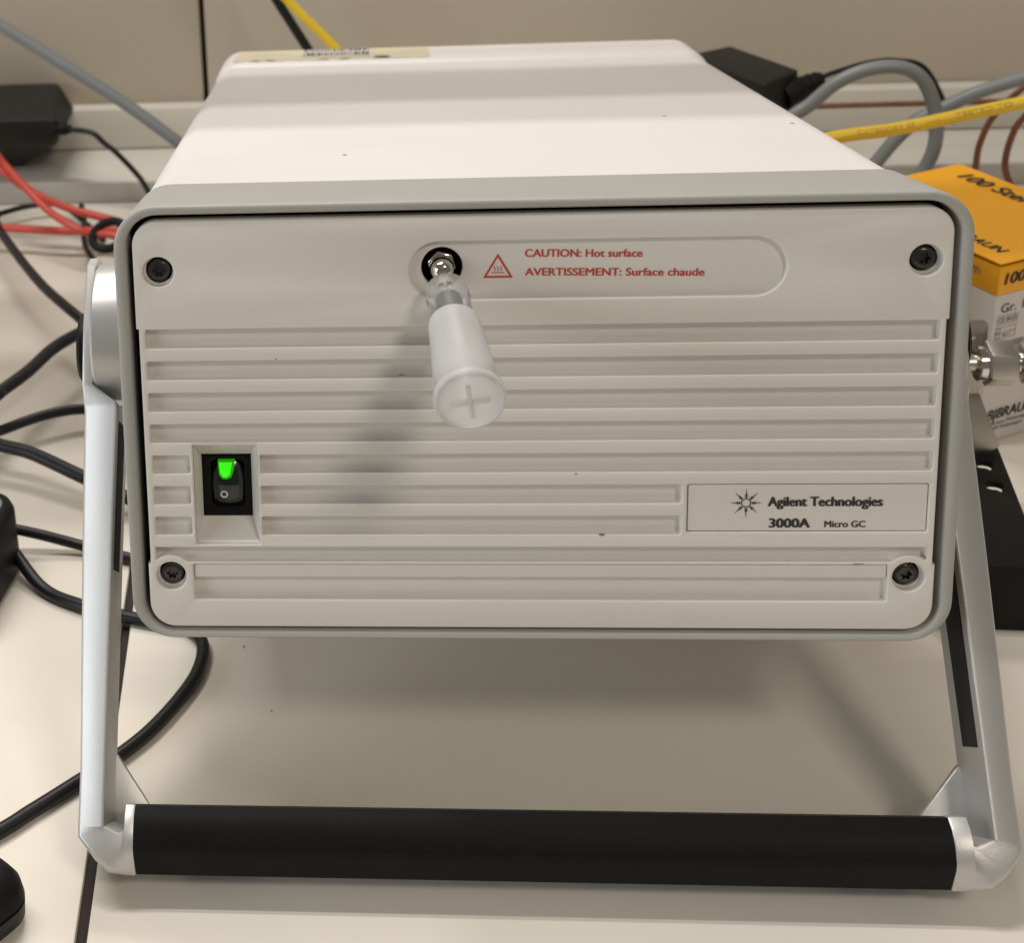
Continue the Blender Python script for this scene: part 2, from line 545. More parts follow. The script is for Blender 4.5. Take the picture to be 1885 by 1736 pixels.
slot = [(-0.0288 + 0.0094 * math.cos(math.radians(a)), 0.1205 + 0.0094 * math.sin(math.radians(a))) for a in range(90, 271, 9)] + \
       [(0.0668 + 0.0094 * math.cos(math.radians(a)), 0.1205 + 0.0094 * math.sin(math.radians(a))) for a in range(-90, 91, 9)]
holes.append(slot)
NP = (0.0482, 0.1218, 0.0334, 0.0495)
holes.append(rr(*NP, 0.0006, 3))
for c in SCREWS:
    holes.append(circle(c[0], c[1], 0.0049, 36))
pm = MB()
pm.plate(outer, holes, 0.0, 0.0062, 0.00062, 3)
inset = lambda poly: poly
pm.plate(rr(-0.1238, 0.1238, 0.001, 0.137, 0.007), [rr(*SW, 0.0006, 3), circle(PORT[0], PORT[1], 0.0066, 36)] + [circle(c[0], c[1], 0.0043, 36) for c in SCREWS], 0.0032, 0.002, 0)
pm.plate([(x * 1.0, z) for x, z in slot], [circle(PORT[0], PORT[1], 0.0064, 36)], 0.0021, 0.001, 0)           # floor of the caution recess
pm.plate(rr(-0.1099, 0.1105, 0.0172, 0.0220, 0.0004, 2), [], 0.0007, 0.003, 0.0006)       # low ridge above the bottom groove
pm.plate(rr(-0.1099, 0.1105, 0.0098, 0.0170, 0.0004, 2), [], 0.0034, 0.001, 0)
# tapered switch well
x0, x1, z0, z1 = SW
pm.loft([[(x0 + .0001, 0.0014, z0 + .0001), (x1 - .0001, 0.0014, z0 + .0001), (x1 - .0001, 0.0014, z1 - .0001), (x0 + .0001, 0.0014, z1 - .0001)],
         [(-0.1067, 0.0085, 0.0357), (-0.0904, 0.0085, 0.0357), (-0.0904, 0.0085, 0.0574), (-0.1067, 0.0085, 0.0574)]], False, False)
panel = pm.build('front_panel', 'white', gc, smooth=40)

# small scuffs and specks on the panel
def speck(x, z, w, h, m, y=-0.00012, par=panel):
    n = 9
    pts = [(x + w * (0.75 + 0.5 * random.random()) * math.cos(2 * math.pi * i / n), y, z + h * (0.7 + 0.6 * random.random()) * math.sin(2 * math.pi * i / n)) for i in range(n)]
    flat(MB().add(pts, [tuple(range(n))[::-1]]), 'speck', m, par)
speck(0.0217, 0.0327, 0.0011, 0.0005, 'spotbrown')
speck(0.0134, 0.0534, 0.0004, 0.0003, 'spotbrown')
speck(0.1015, 0.0226, 0.0018, 0.00016, 'mark')
speck(-0.0409, 0.0858, 0.0010, 0.0002, 'mark', 0.0031)
speck(-0.0805, 0.0925, 0.0003, 0.0002, 'mark')

# screws
for cx, cz in SCREWS:
    s = MB()
    s.lathe([(0.0037, 0.0), (0.0037, -0.0012), (0.0034, -0.0018), (0.0029, -0.0022), (0.00235, -0.0023)], (cx, 0.0045, cz), (0, 1, 0), 36, False, False)
    star = []
    for i in range(48):
        a = 2 * math.pi * i / 48 + 0.2 * cx * 50
        star.append((cx + (0.00165 + 0.00034 * math.cos(6 * a)) * math.cos(a), cz + (0.00165 + 0.00034 * math.cos(6 * a)) * math.sin(a)))
    s.plate(circle(cx, cz, 0.00236, 48), [star], 0.0022, 0.0018, 0.0)
    so = s.build('screw', 'screw', gc, smooth=40)
    MB().lathe([(0.0022, 0), (0.0022, 0.0003)], (cx, 0.0036, cz), (0, 1, 0), 24).build('drive_recess', 'screw', so)

# caution lettering on the recess floor
ex = (math.cos(math.radians(-1.0)), 0, math.sin(math.radians(-1.0)))
ez = (-ex[2], 0, ex[0])
caution = empty('caution_print')
caution.parent = gc
YF = 0.00198
lettering('lettering', 'CAUTION: Hot surface', (-0.0025, YF, 0.1242), ex, ez, 0.0358, 0.0024, 'inkred', caution, 0.10)
lettering('lettering', 'AVERTISSEMENT: Surface chaude', (-0.0025, YF, 0.1182), ex, ez, 0.0546, 0.0024, 'inkred', caution, 0.10)
def tri_ring(cx, cz, w, h, t):
    a = [(cx - w / 2, cz), (cx + w / 2, cz), (cx, cz + h)]
    c = (cx, cz + h / 3)
    k = 1 - t
    b = [(c[0] + (p[0] - c[0]) * k, c[1] + (p[1] - c[1]) * k) for p in a]
    vs = [(p[0], YF, p[1]) for p in a + b]
    return MB().add(vs, [(0, 1, 4, 3), (1, 2, 5, 4), (2, 0, 3, 5)])
tm = tri_ring(-0.0107, 0.1176, 0.0092, 0.0078, 0.24)
for i in range(3):   # three wavy heat lines and a base line
    xw = -0.0117 + i * 0.0010
    for k in range(4):
        z = 0.1198 + k * 0.0004
        dx = 0.00014 * math.sin(k * 1.7)
        tm.add([(xw + dx - 0.00013, YF, z), (xw + dx + 0.00013, YF, z), (xw + dx + 0.00013, YF, z + 0.0004), (xw + dx - 0.00013, YF, z + 0.0004)], [(0, 1, 2, 3)])
tm.add([(-0.0127, YF, 0.1191), (-0.0088, YF, 0.1191), (-0.0088, YF, 0.1194), (-0.0127, YF, 0.1194)], [(0, 1, 2, 3)])
flat(tm, 'warning_triangle', 'inkred', caution)

# name plate
npl = MB().plate(rr(NP[0] + .0003, NP[1] - .0003, NP[2] + .0003, NP[3] - .0003, 0.0004, 2), [], 0.0005, 0.003, 0.0001, 1).build('name_plate', 'white', gc)
YN = 0.00035
lettering('lettering', 'Agilent Technologies', (0.0730, YN, 0.0420), (1, 0, 0), (0, 0, 1), 0.0352, 0.0031, 'ink', npl, 0.14)
lettering('lettering', '3000A', (0.0735, YN, 0.0348), (1, 0, 0), (0, 0, 1), 0.0128, 0.0030, 'ink', npl, 0.16)
lettering('lettering', 'Micro GC', (0.0906, YN, 0.0349), (1, 0, 0), (0, 0, 1), 0.0126, 0.0021, 'ink', npl, 0.10)
lg = MB()
def dot(x, z, r):
    o = len(lg.v)
    lg.add([(x + r * math.cos(i * math.pi / 4), YN, z + r * math.sin(i * math.pi / 4)) for i in range(8)], [tuple(range(8))])
LX, LZ = 0.0664, 0.0431
for i in range(20):
    a = 2 * math.pi * i / 20
    dot(LX + 0.0014 * math.cos(a), LZ + 0.0014 * math.sin(a), 0.00022)
for k in range(8):
    a = k * math.pi / 4
    for j in range(6):
        rad = 0.0020 + j * 0.00052
        dot(LX + rad * math.cos(a), LZ + rad * math.sin(a), 0.00030 - 0.00003 * j)
    for s in (-1, 1):
        for j in range(2):
            rad = 0.0021 + j * 0.0006
            dot(LX + rad * math.cos(a + s * 0.13), LZ + rad * math.sin(a + s * 0.13), 0.00018)
flat(lg, 'spark_emblem', 'ink', npl)

# power switch
sw = MB().plate(rr(-0.1066, -0.0905, 0.0358, 0.0573, 0.0006, 3), [rr(-0.1037, -0.0928, 0.0392, 0.0556, 0.002, 5)], 0.0082, 0.006, 0.0004, 2).build('power_switch', 'switchblack', gc)
M['rocker'] = mat('glossy_black_rocker', (0.008, 0.012, 0.009), 0.12, coat=0.3, var=0.1)
rk = []
zs = [0.0394 + i * (0.0554 - 0.0394) / 14 for i in range(15)]
for sgn in (0,):
    rows = []
    for z in zs:
        u = (z - 0.0474) / 0.008
        y = 0.0088 + 0.0016 * u * u - 0.0012 * (1 - abs(u)) + 0.0010 * u
        rows.append([(-0.1035, y + 0.0010, z), (-0.1028, y, z), (-0.0982, y - 0.0004, z), (-0.0937, y, z), (-0.0930, y + 0.0010, z)])
    n = 5
    vs = [p for r in rows for p in r]
    fs = [(i * n + j, i * n + j + 1, (i + 1) * n + j + 1, (i + 1) * n + j) for i in range(len(rows) - 1) for j in range(n - 1)]
    MB().add(vs, fs).build('rocker', 'rocker', sw, smooth=60)
MB().plate([(-0.1013, 0.0552), (-0.1010, 0.0505), (-0.1000, 0.0491), (-0.0985, 0.0489), (-0.0970, 0.0497), (-0.0962, 0.0520), (-0.0958, 0.0552)][::-1], [], 0.0070, 0.003, 0.0003, 2).build('indicator_lamp', 'greendim', sw)
MB().plate([(-0.1009, 0.0550), (-0.1006, 0.0512), (-0.0998, 0.0499), (-0.0986, 0.0497), (-0.0976, 0.0505), (-0.0970, 0.0524), (-0.0966, 0.0550)][::-1], [], 0.0068, 0.001, 0.0002, 2).build('lamp_core', 'green', sw)
MB().plate(circle(-0.0996, 0.0436, 0.00125, 24), [circle(-0.0996, 0.0436, 0.0008, 24)], 0.0074, 0.0006, 0).build('off_mark', 'carton', sw)

# sample port
port = MB().lathe([(0.0065, 0.002), (0.0064, 0.0115), (0.0010, 0.0116)], (PORT[0], 0, PORT[1]), (0, 1, 0), 36, False, False).build('sample_port', 'dark', gc)
MB().lathe([(0.0048, 0.010), (0.0048, 0.0035), (0.0044, 0.0030), (0.0038, 0.0028)], (PORT[0], 0, PORT[1] + 0.0003), (0, 1, 0), 6, False, True).build('hex_nut', 'chrome', port, smooth=20, bevel=0.0003)
MB().lathe([(0.0038, 0.0030), (0.0038, 0.0006), (0.0034, -0.0014), (0.0026, -0.0028), (0.0014, -0.0036), (0.0012, -0.0036)], (PORT[0], 0, PORT[1] - 0.0003), (0, 1, -0.04), 28, False, True).build('ferrule', 'chrome', port, smooth=60)

# rear sticker with torn edge and printed bars
def ztop(y):
    return 0.1412 + (0.1425 - 0.1412) * (y - 0.362) / 0.036 + 0.0002
pts = [(-0.1185, 0.3975), (-0.0150, 0.3975), (-0.0150, 0.3625)]
x = -0.0150
while x > -0.1185:
    x -= 0.0025
    pts.append((x, 0.3625 + random.choice([0, 0, 0.0005, 0.002, 0.004]) if -0.05 > x or x < -0.1 else 0.3625))
stk = flat(MB().add([(a, b, ztop(b)) for a, b in pts], [tuple(range(len(pts)))[::-1]]), 'label_sticker', 'paper', gc)
flat(MB().add([(a, b, ztop(b) + 0.0002) for a, b in [(-0.0840, 0.3965), (-0.0455, 0.3965), (-0.0455, 0.372), (-0.0840, 0.372)]], [(0, 1, 2, 3)]), 'barcode_field', 'carton', stk)
bars = MB()
for row, (ya, yb) in enumerate(((0.389, 0.395), (0.375, 0.384))):
    xx = -0.0825
    while xx < -0.047:
        w = random.choice([0.0006, 0.0009, 0.0016])
        bars.add([(xx, ya, ztop(ya) + 0.0004), (xx + w, ya, ztop(ya) + 0.0004), (xx + w, yb, ztop(yb) + 0.0004), (xx, yb, ztop(yb) + 0.0004)], [(0, 1, 2, 3)])
        xx += w + random.choice([0.0006, 0.001])
flat(bars, 'barcode_bars', 'ink', stk)
for (a, b, w, h) in [(-0.0405, 0.3665, 0.0042, 0.0035), (-0.060, 0.3635, 0.003, 0.0012), (-0.071, 0.3635, 0.0035, 0.0010), (-0.100, 0.3640, 0.004, 0.0013), (-0.108, 0.3635, 0.003, 0.0010)]:
    n = 9
    flat(MB().add([(a + w * (0.6 + 0.6 * random.random()) * math.cos(2 * math.pi * i / n), b + h * (0.6 + .6 * random.random()) * math.sin(2 * math.pi * i / n), ztop(b) + 0.0005) for i in range(n)], [tuple(range(n))]), 'torn_patch', 'mark', stk)
for (a, b) in ((-0.0584, 0.1001), (0.0707, 0.1695), (0.1150, 0.145)):
    flat(MB().add([(a - .0008, b - .0006, 0.13915), (a + .0008, b - .0005, 0.13915), (a + .0007, b + .0006, 0.13915), (a - .0007, b + .0005, 0.13915)], [(0, 1, 2, 3)]), 'speck', 'mark', gc)

# carrying handle -------------------------------------------------------
handle = empty('handle')
handle.parent = gc
PV = Vector((0, 0.066, 0.082))
BB = Vector((0, *w2d(-0.0270, 0.0195)))
du = (BB - PV).normalized()               # down the leg
nf = Vector((0, -(-du.z), -du.y))         # forward normal
nf = Vector((0, du.z, -du.y))
if nf.y > 0:
    nf = -nf
UL = (BB - PV).length
XS = -0.0012                              # the handle sits slightly off centre
def H(x, u, n):
    p = PV + du * u + nf * n
    return (x + XS, p.y, p.z)
def XO(u):
    return 0.1512 - 0.0036 * max(0.0, u) / UL
UB = UL + 0.0130
def section(sx, x, u, t, ang, n0, n1, rad, tilt=0.0):
    """rounded rectangle across the leg: t half width in the handle plane, n0..n1 front to back, ang turns it in that plane"""
    ex_, eu_ = math.cos(ang), math.sin(ang)
    out = []
    for a_, n_ in rr(-t, t, n0, n1, min(rad, t * 0.9), 3):
        if n_ > (n0 + n1) / 2:
            n_ -= tilt * (a_ + t)
        out.append(H(sx * (x + a_ * ex_), u + a_ * eu_, n_))
    return out
BARSEC = [(-0.0300, 0.0300), (-0.0262, 0.0272), (-0.0232, 0.0238), (-0.0205, 0.0190), (-0.0196, 0.0140), (-0.0195, 0.0115), (-0.0200, 0.0104), (-0.0215, 0.0102),
          (-0.0380, 0.0102), (-0.0393, 0.0102), (-0.0399, 0.0108), (-0.0402, 0.0130), (-0.0411, 0.0196), (-0.0408, 0.0222), (-0.0380, 0.0262), (-0.0340, 0.0291)]
def bar_end(sx, x, k):
    return [(sx * x + XS, *w2d(-0.0305 + (Y + 0.0305) * k, 0.0195 + (Z - 0.0195) * k)) for Y, Z in BARSEC]
def hplate(poly, n0, n1, sx):
    return [[H(sx * x, u, n0) for x, u in poly], [H(sx * x, u, n1) for x, u in poly]]
GX0, GX1 = -0.1287, 0.1262                # ends of the black grip
for sx in (-1, 1):
    gx = abs(GX0 if sx < 0 else GX1) + 0.0002
    leg = MB()
    leg.loft([section(sx, XO(0) - 0.0018, -0.0270, 0.0018, 0, -0.004, 0.003, 0.0008),
              section(sx, XO(0) - 0.0018, -0.0225, 0.0018, 0, -0.011, 0.0095, 0.0008),
              section(sx, XO(0) - 0.0019, 0.0000, 0.0019, 0, -0.0138, 0.0122, 0.0008),
              section(sx, XO(0.02) - 0.0019, 0.0215, 0.0019, 0, -0.0138, 0.0125, 0.0008),
              section(sx, XO(0.025) - 0.0060, 0.0275, 0.0060, 0, -0.0138, 0.0126, 0.0010, 0.34),
              section(sx, XO(0.03) - 0.0063, 0.0300, 0.0063, 0, -0.0138, 0.0126, 0.0012, 0.40),
              section(sx, XO(0.08) - 0.0055, 0.0800, 0.0055, 0, -0.0138, 0.0126, 0.0012, 0.40),
              section(sx, XO(UL) - 0.0045, UB - 0.0300, 0.0045, 0, -0.0138, 0.0126, 0.0012, 0.40),
              section(sx, XO(UL) - 0.0045, UB - 0.0128, 0.0045, 0.06, -0.0138, 0.0126, 0.0012, 0.34),
              section(sx, XO(UL) - 0.0050, UB - 0.0112, 0.0050, 0.40, -0.0135, 0.0118, 0.0014, 0.10),
              section(sx, XO(UL) - 0.0102, UB - 0.0070, 0.0062, 0.82, -0.0125, 0.0108, 0.0020),
              section(sx, XO(UL) - 0.0135, UB - 0.0058, 0.0078, 1.12, -0.0115, 0.0106, 0.0026),
              bar_end(sx, XO(UL) - 0.0158, 1.03), bar_end(sx, gx + 0.0006, 1.03), bar_end(sx, gx, 1.01)])
    lo = leg.build('leg', 'legpaint', handle, smooth=34)
    # web across the inside of the corner
    MB().loft(hplate([(XO(UL) - 0.0070, UB - 0.0345), (XO(UL) - 0.0092, UB - 0.0345), (gx - 0.0020, UB - 0.0185), (gx - 0.0020, UB - 0.0080), (XO(UL) - 0.0070, UB - 0.0080)], -0.0136, -0.0108, sx)).build('corner_web', 'legpaint', lo, bevel=0.0008)
    # raised dark strip standing in for the shaded channel on the inner side
    ue = UB - 0.0400 if sx > 0 else 0.085
    fr_ = ue / (UB - 0.05)
    MB().loft(hplate([(XO(0.03) - 0.0128, 0.0340), (XO(0.03) - 0.0100, 0.0340), (XO(ue) - 0.0100 + 0.0025 * fr_, ue), (XO(ue) - 0.0128 + 0.0029 * fr_, ue)], -0.0055, 0.0080, sx)).build('channel_shade', 'dark', lo)
    # pivot boss and cap
    MB().lathe([(0.0245, 0.0), (0.0250, 0.0015), (0.0246, 0.0150), (0.0238, 0.0158)], (sx * 0.1310 + XS, PV.y, PV.z), (sx, 0, 0), 48).build('pivot_boss', 'silver', handle, smooth=40)
    MB().lathe([(0.0130, 0.0), (0.0130, 0.0022), (0.0115, 0.0034)], (sx * (XO(0) - 0.0005) + XS, PV.y, PV.z - 0.006), (sx, 0, 0), 32).build('pivot_cap', 'black', handle)
prof = [(-0.0394, 0.0102), (-0.0411, 0.0192), (-0.0408, 0.0222), (-0.0380, 0.0262), (-0.0340, 0.0291), (-0.0300, 0.0300), (-0.0262, 0.0272), (-0.0232, 0.0238), (-0.0205, 0.0190), (-0.0195, 0.0102)]
def gring(x, k=1.0):
    cy, cz = -0.0305, 0.0195
    return [(x + XS, *w2d(cy + (Y - cy) * k, cz + (Z - cz) * k)) for Y, Z in prof]
MB().loft([gring(GX0), gring(GX1)]).build('grip', 'rubber', handle, smooth=24)
for fx in (-0.105, 0.105):
    MB().loft([[(fx + a, *w2d(Y, Z)) for a, Y in ((-0.012, -0.0285), (0.012, -0.0285), (0.012, -0.0205), (-0.012, -0.0205))] for Z in (0.0004, 0.0104)]).build('foot_pad', 'rubber', handle, bevel=0.0008)

# ------------------------------------------------------------------ needle cap in the port
cap = empty('needle_cap', (-0.0272, *[0, 0]))
tag(cap, 'frosted translucent plastic needle cap sticking out of the round port', 'cap')
base_d = Vector((-0.0270, -0.0060, 0.1158))
tip_d = Vector((-0.0236, -0.0590, 0.0988))
def d2w(p):
    return Vector((p[0], p[1] * ca + p[2] * sa, -p[1] * sa + p[2] * ca + HGT))
bw, tw = d2w(base_d), d2w(tip_d)
cap.location = bw
ax = (tw - bw).normalized()
Lc = (tw - bw).length
up = (Vector((0, 0, 1)) - ax * ax.z).normalized()
rt = ax.cross(up)
if rt.x < 0:
    rt = -rt
def lathe_cap(name, m, prof, n=36, c0=False, c1=False):
    return MB().lathe(prof, (0, 0, 0), ax, n, c0, c1).build(name, m, cap, smooth=50)
lathe_cap('needle', 'chrome', [(0.0008, -0.008), (0.0008, 0.006)], 12, True, True)
lathe_cap('hub', 'clear', [(0.0030, -0.0010), (0.0066, 0.0), (0.0068, 0.0045), (0.0061, 0.0055), (0.0064, 0.0080), (0.0066, 0.0220)], 36)
lathe_cap('hub_core', 'screw', [(0.0030, 0.0040), (0.0041, 0.0052), (0.0041, 0.0200)], 24, True, True)
sheath = lathe_cap('sheath', 'frost', [(0.0066, 0.0180), (0.0075, 0.0182), (0.0078, 0.0195), (0.0081, 0.0270), (0.0090, 0.0420), (0.0097, Lc - 0.0035), (0.0101, Lc - 0.0030), (0.0102, Lc - 0.0012), (0.0099, Lc - 0.0003), (0.0094, Lc)])
lathe_cap('end_wall', 'frost3', [(0.0094, Lc), (0.0089, Lc - 0.0006), (0.0060, Lc - 0.0004), (0.0001, Lc - 0.0002)], 36, False, True)
ribs = MB()
c0 = ax * (Lc - 0.0006)
def rib(o, e, l, w, d):
    e = Vector(e).normalized()
    s = ax.cross(e).normalized()
    vs = []
    for k in (0, d):
        for a, b in ((-l, -w), (l, -w), (l, w), (-l, w)):
            vs.append(o + e * a + s * b + ax * k)
    ribs.add(vs, [(3, 2, 1, 0), (4, 5, 6, 7), (0, 1, 5, 4), (1, 2, 6, 5), (2, 3, 7, 6), (3, 0, 4, 7)])
rib(c0, rt * 0.98 + up * 0.12, 0.0054, 0.0007, 0.0012)
rib(c0, up * 0.98 - rt * 0.16, 0.0056, 0.0007, 0.0013)
ribs.build('cross_rib', 'frost2', cap, bevel=0.0003)

# ------------------------------------------------------------------ cables
def cable(name, m, pts, r, label, group=None, cat='cable'):
    o0 = Vector(pts[0])
    o = MB().tube([Vector(p) - o0 for p in pts], r).build(name, m)
    o.location = o0
    return tag(o, label, cat, group)

GB = 'black cables lying on the desk left of the instrument'
cable('grey_cable', 'cablegrey', [(-0.36, 0.50, 0.20), (-0.292, 0.5, 0.1646), (-0.2731, 0.5, 0.1502), (-0.2347, 0.5, 0.1228), (-0.1991, 0.5, 0.0969), (-0.1731, 0.5, 0.0754), (-0.1436, 0.5, 0.0483), (-0.10, 0.49, 0.012), (-0.03, 0.48, 0.0042)], 0.0039,
      'thick grey cable slanting down in front of the beige wall at upper left')
cable('black_cable', 'cableblack', [(-0.2085, 0.1445, 0.010), (-0.1914, 0.125, 0.0032), (-0.1731, 0.1137, 0.0028), (-0.1537, 0.1064, 0.0028), (-0.1396, 0.1022, 0.0028), (-0.1272, 0.0990, 0.0028), (-0.1200, 0.0890, 0.0028), (-0.1198, 0.0745, 0.0028), (-0.1242, 0.0593, 0.0028), (-0.1344, 0.0386, 0.0028), (-0.146, 0.0228, 0.0028), (-0.1585, 0.0096, 0.0028), (-0.1717, -0.004, 0.0028), (-0.1876, -0.0193, 0.0028), (-0.24, -0.06, 0.0028)], 0.0027,
      'black cable looping out under the instrument and back to the lower left', GB)
cable('black_cable', 'cableblack', [(-0.212, 0.1576, 0.012), (-0.1971, 0.1571, 0.0085), (-0.1796, 0.155, 0.0045), (-0.158, 0.148, 0.003), (-0.1416, 0.1411, 0.003), (-0.10, 0.13, 0.003)], 0.0024,
      'thin black cable running level from the grey-topped device behind the handle leg', GB)
cable('black_cable', 'cableblack', [(-0.2364, 0.229, 0.016), (-0.2297, 0.2228, 0.016), (-0.2124, 0.2161, 0.015), (-0.1861, 0.2003, 0.012), (-0.1613, 0.187, 0.008), (-0.12, 0.17, 0.0036)], 0.0033,
      'thick black cable sloping down to the right above the grey-topped device', GB)
cable('black_cable', 'cableblack', [(-0.30, 0.20, 0.006), (-0.2387, 0.2394, 0.012), (-0.234, 0.243, 0.012), (-0.2148, 0.2579, 0.012), (-0.1966, 0.2659, 0.011), (-0.1746, 0.2683, 0.008), (-0.14, 0.265, 0.003)], 0.0027,
      'black cable arching gently up to the right at mid height of the left leg', GB)
cable('black_cable', 'cableblack', [(-0.28, 0.18, 0.010), (-0.2368, 0.2399, 0.03), (-0.2335, 0.2498, 0.03), (-0.2238, 0.2706, 0.03), (-0.2145, 0.2974, 0.03), (-0.2036, 0.3193, 0.028), (-0.1952, 0.3424, 0.022), (-0.17, 0.38, 0.004)], 0.0033,
      'thick black cable rising steeply to the right behind the handle pivot', GB)
cable('black_cable', 'cableblack', [(-0.34, 0.57, 0.022), (-0.2895, 0.484, 0.03), (-0.2768, 0.4568, 0.03), (-0.254, 0.4105, 0.03), (-0.2343, 0.374, 0.03), (-0.2173, 0.3479, 0.03), (-0.2059, 0.3339, 0.028), (-0.1884, 0.3157, 0.02), (-0.16, 0.29, 0.004)], 0.0029,
      'black cable crossing below the red cables down to the handle pivot', GB)
cable('black_cable', 'cableblack', [(-0.36, 0.50, 0.006), (-0.3012, 0.5283, 0.01), (-0.2952, 0.5347, 0.01), (-0.2823, 0.5447, 0.01), (-0.2719, 0.549, 0.01), (-0.2567, 0.5482, 0.01), (-0.2408, 0.53, 0.008), (-0.22, 0.50, 0.004)], 0.0019,
      'thin black cable curving up to the rear ledge behind the red cables', GB)
cable('black_cable', 'cableblack', [(-0.2404, 0.5396, 0.013), (-0.2363, 0.525, 0.01), (-0.2305, 0.4884, 0.01), (-0.2232, 0.4639, 0.01), (-0.2078, 0.4331, 0.01), (-0.1974, 0.4133, 0.008), (-0.17, 0.38, 0.003)], 0.0019,
      'thin black cable dropping vertically under the red cables beside the instrument', GB)
GR = 'red cables at the left edge'
cable('red_cable', 'red', [(-0.36, 0.585, 0.075), (-0.3126, 0.5383, 0.06), (-0.2938, 0.5164, 0.055), (-0.2864, 0.5131, 0.05), (-0.2628, 0.4968, 0.04), (-0.2381, 0.4914, 0.03), (-0.2085, 0.4830, 0.0245), (-0.1919, 0.4750, 0.020), (-0.13, 0.45, 0.006)], 0.0027,
      'upper red cable sloping down to the instrument without passing the black wrap', GR)
cable('red_cable', 'red', [(-0.345, 0.62, 0.085), (-0.3195, 0.5733, 0.07), (-0.2963, 0.5316, 0.062), (-0.2864, 0.5163, 0.056), (-0.2664, 0.4912, 0.046), (-0.2484, 0.4736, 0.036), (-0.2293, 0.4589, 0.03), (-0.2177, 0.4591, 0.026), (-0.2016, 0.4533, 0.026), (-0.15, 0.44, 0.01)], 0.0025,
      'red cable crossing beneath the upper one and entering the black wrap', GR)
cable('red_cable', 'red', [(-0.37, 0.50, 0.010), (-0.2927, 0.493, 0.018), (-0.2853, 0.4918, 0.018), (-0.2631, 0.4871, 0.018), (-0.2413, 0.4834, 0.018), (-0.2203, 0.4833, 0.018), (-0.2023, 0.4789, 0.018), (-0.15, 0.47, 0.006)], 0.0027,
      'lowest red cable running level from the left edge', GR)
wrap = MB().tube([(math.cos(t) * 0.0105, math.sin(t) * 0.006, math.sin(t) * 0.0065 + math.cos(t) * 0.002) for t in [2 * math.pi * i / 12 for i in range(13)]], 0.0028, 10, 6).build('cable_wrap', 'black')
wrap.location = (-0.2085, 0.456, 0.0262)
tag(wrap, 'black wrap bundling the red cables beside the instrument', 'cable wrap')
cable('grey_cable', 'cablegrey', [(0.150, 0.45, 0.045), (0.1892, 0.45, 0.0898), (0.2034, 0.45, 0.1016), (0.2173, 0.45, 0.1145), (0.2345, 0.45, 0.1221), (0.2523, 0.45, 0.1225), (0.265, 0.45, 0.1144), (0.2735, 0.45, 0.0957), (0.2755, 0.45, 0.0776), (0.272, 0.45, 0.0627), (0.263, 0.45, 0.0478), (0.245, 0.45, 0.03), (0.20, 0.45, 0.005)], 0.0040,
      'thick grey cable arching in a loop behind the orange and white carton')
cable('grey_cable', 'cablegrey', [(0.42, 0.46, 0.145), (0.3489, 0.465, 0.1181), (0.3277, 0.466, 0.1099), (0.3032, 0.467, 0.1014), (0.2861, 0.469, 0.092), (0.2717, 0.470, 0.084), (0.2606, 0.47, 0.0725), (0.2525, 0.47, 0.0608), (0.235, 0.47, 0.035), (0.20, 0.47, 0.005)], 0.0040,
      'thick grey cable from the right edge sloping down behind the grey loop')
cable('brown_tube', 'brown', [(0.13, 0.56, 0.058), (0.2185, 0.56, 0.0619), (0.2422, 0.56, 0.0631), (0.3062, 0.56, 0.0632), (0.3679, 0.56, 0.0633), (0.45, 0.56, 0.0633)], 0.0018,
      'brown tubing running level in front of the rear upstand', 'brown tubing at the right', 'tubing')
cable('brown_tube', 'brown', [(0.42, 0.5, 0.133), (0.3623, 0.5, 0.1086), (0.3413, 0.5, 0.0924), (0.3264, 0.5, 0.075), (0.3205, 0.5, 0.0585), (0.3196, 0.5, 0.0445), (0.3213, 0.5, 0.0303), (0.335, 0.5, 0.008)], 0.0019,
      'brown tubing arc going down behind the carton, nearer the instrument', 'brown tubing at the right', 'tubing')
cable('brown_tube', 'brown', [(0.40, 0.46, 0.14), (0.3463, 0.46, 0.1083), (0.3267, 0.46, 0.0876), (0.3214, 0.46, 0.0755), (0.3198, 0.46, 0.0595), (0.3237, 0.46, 0.0476), (0.3319, 0.46, 0.0354), (0.35, 0.46, 0.01)], 0.0019,
      'brown tubing arc going down behind the carton, nearer the right edge', 'brown tubing at the right', 'tubing')
YP = [(0.14, 0.415, 0.085), (0.1878, 0.4, 0.0972), (0.2132, 0.4, 0.1012), (0.2357, 0.4, 0.1038), (0.2661, 0.4, 0.1101), (0.3001, 0.4, 0.1171), (0.3257, 0.4, 0.1225), (0.42, 0.4, 0.143)]
yc = cable('yellow_cable', 'yellow', YP, 0.0036, 'yellow network cable with printed lettering crossing above the carton')
# lettering wrapped round the yellow cable
path = smooth_path([Vector(p) - Vector(YP[0]) for p in YP], 24)
acc = [0]
for i in range(1, len(path)):
    acc.append(acc[-1] + (path[i] - path[i - 1]).length)
def along(s):
    i = max(1, min(len(acc) - 1, next((k for k in range(len(acc)) if acc[k] >= s), len(acc) - 1)))
    t = (s - acc[i - 1]) / (acc[i] - acc[i - 1])
    return path[i - 1].lerp(path[i], t), (path[i] - path[i - 1]).normalized()
def cable_text(s, s0, width, h):
    p2, fs = text_tris(s, width, h, 0.0)
    vs = []
    for a, b in p2:
        p, t = along(s0 + a)
        n0 = Vector((-0.3, -0.84, 0.42))
        n0 = (n0 - t * n0.dot(t)).normalized()
        u0 = n0.cross(t)
        if u0.z < 0:
            u0 = -u0
        th = (b - h * 0.4) / 0.0036
        vs.append(p + (n0 * math.cos(th) + u0 * math.sin(th)) * 0.00366)
    flat(MB().add(vs, fs), 'lettering', 'inkyellow', yc)
cable_text('CATEGORY 5E', 0.0790, 0.030, 0.0026)
cable_text('---', 0.1150, 0.007, 0.0026)
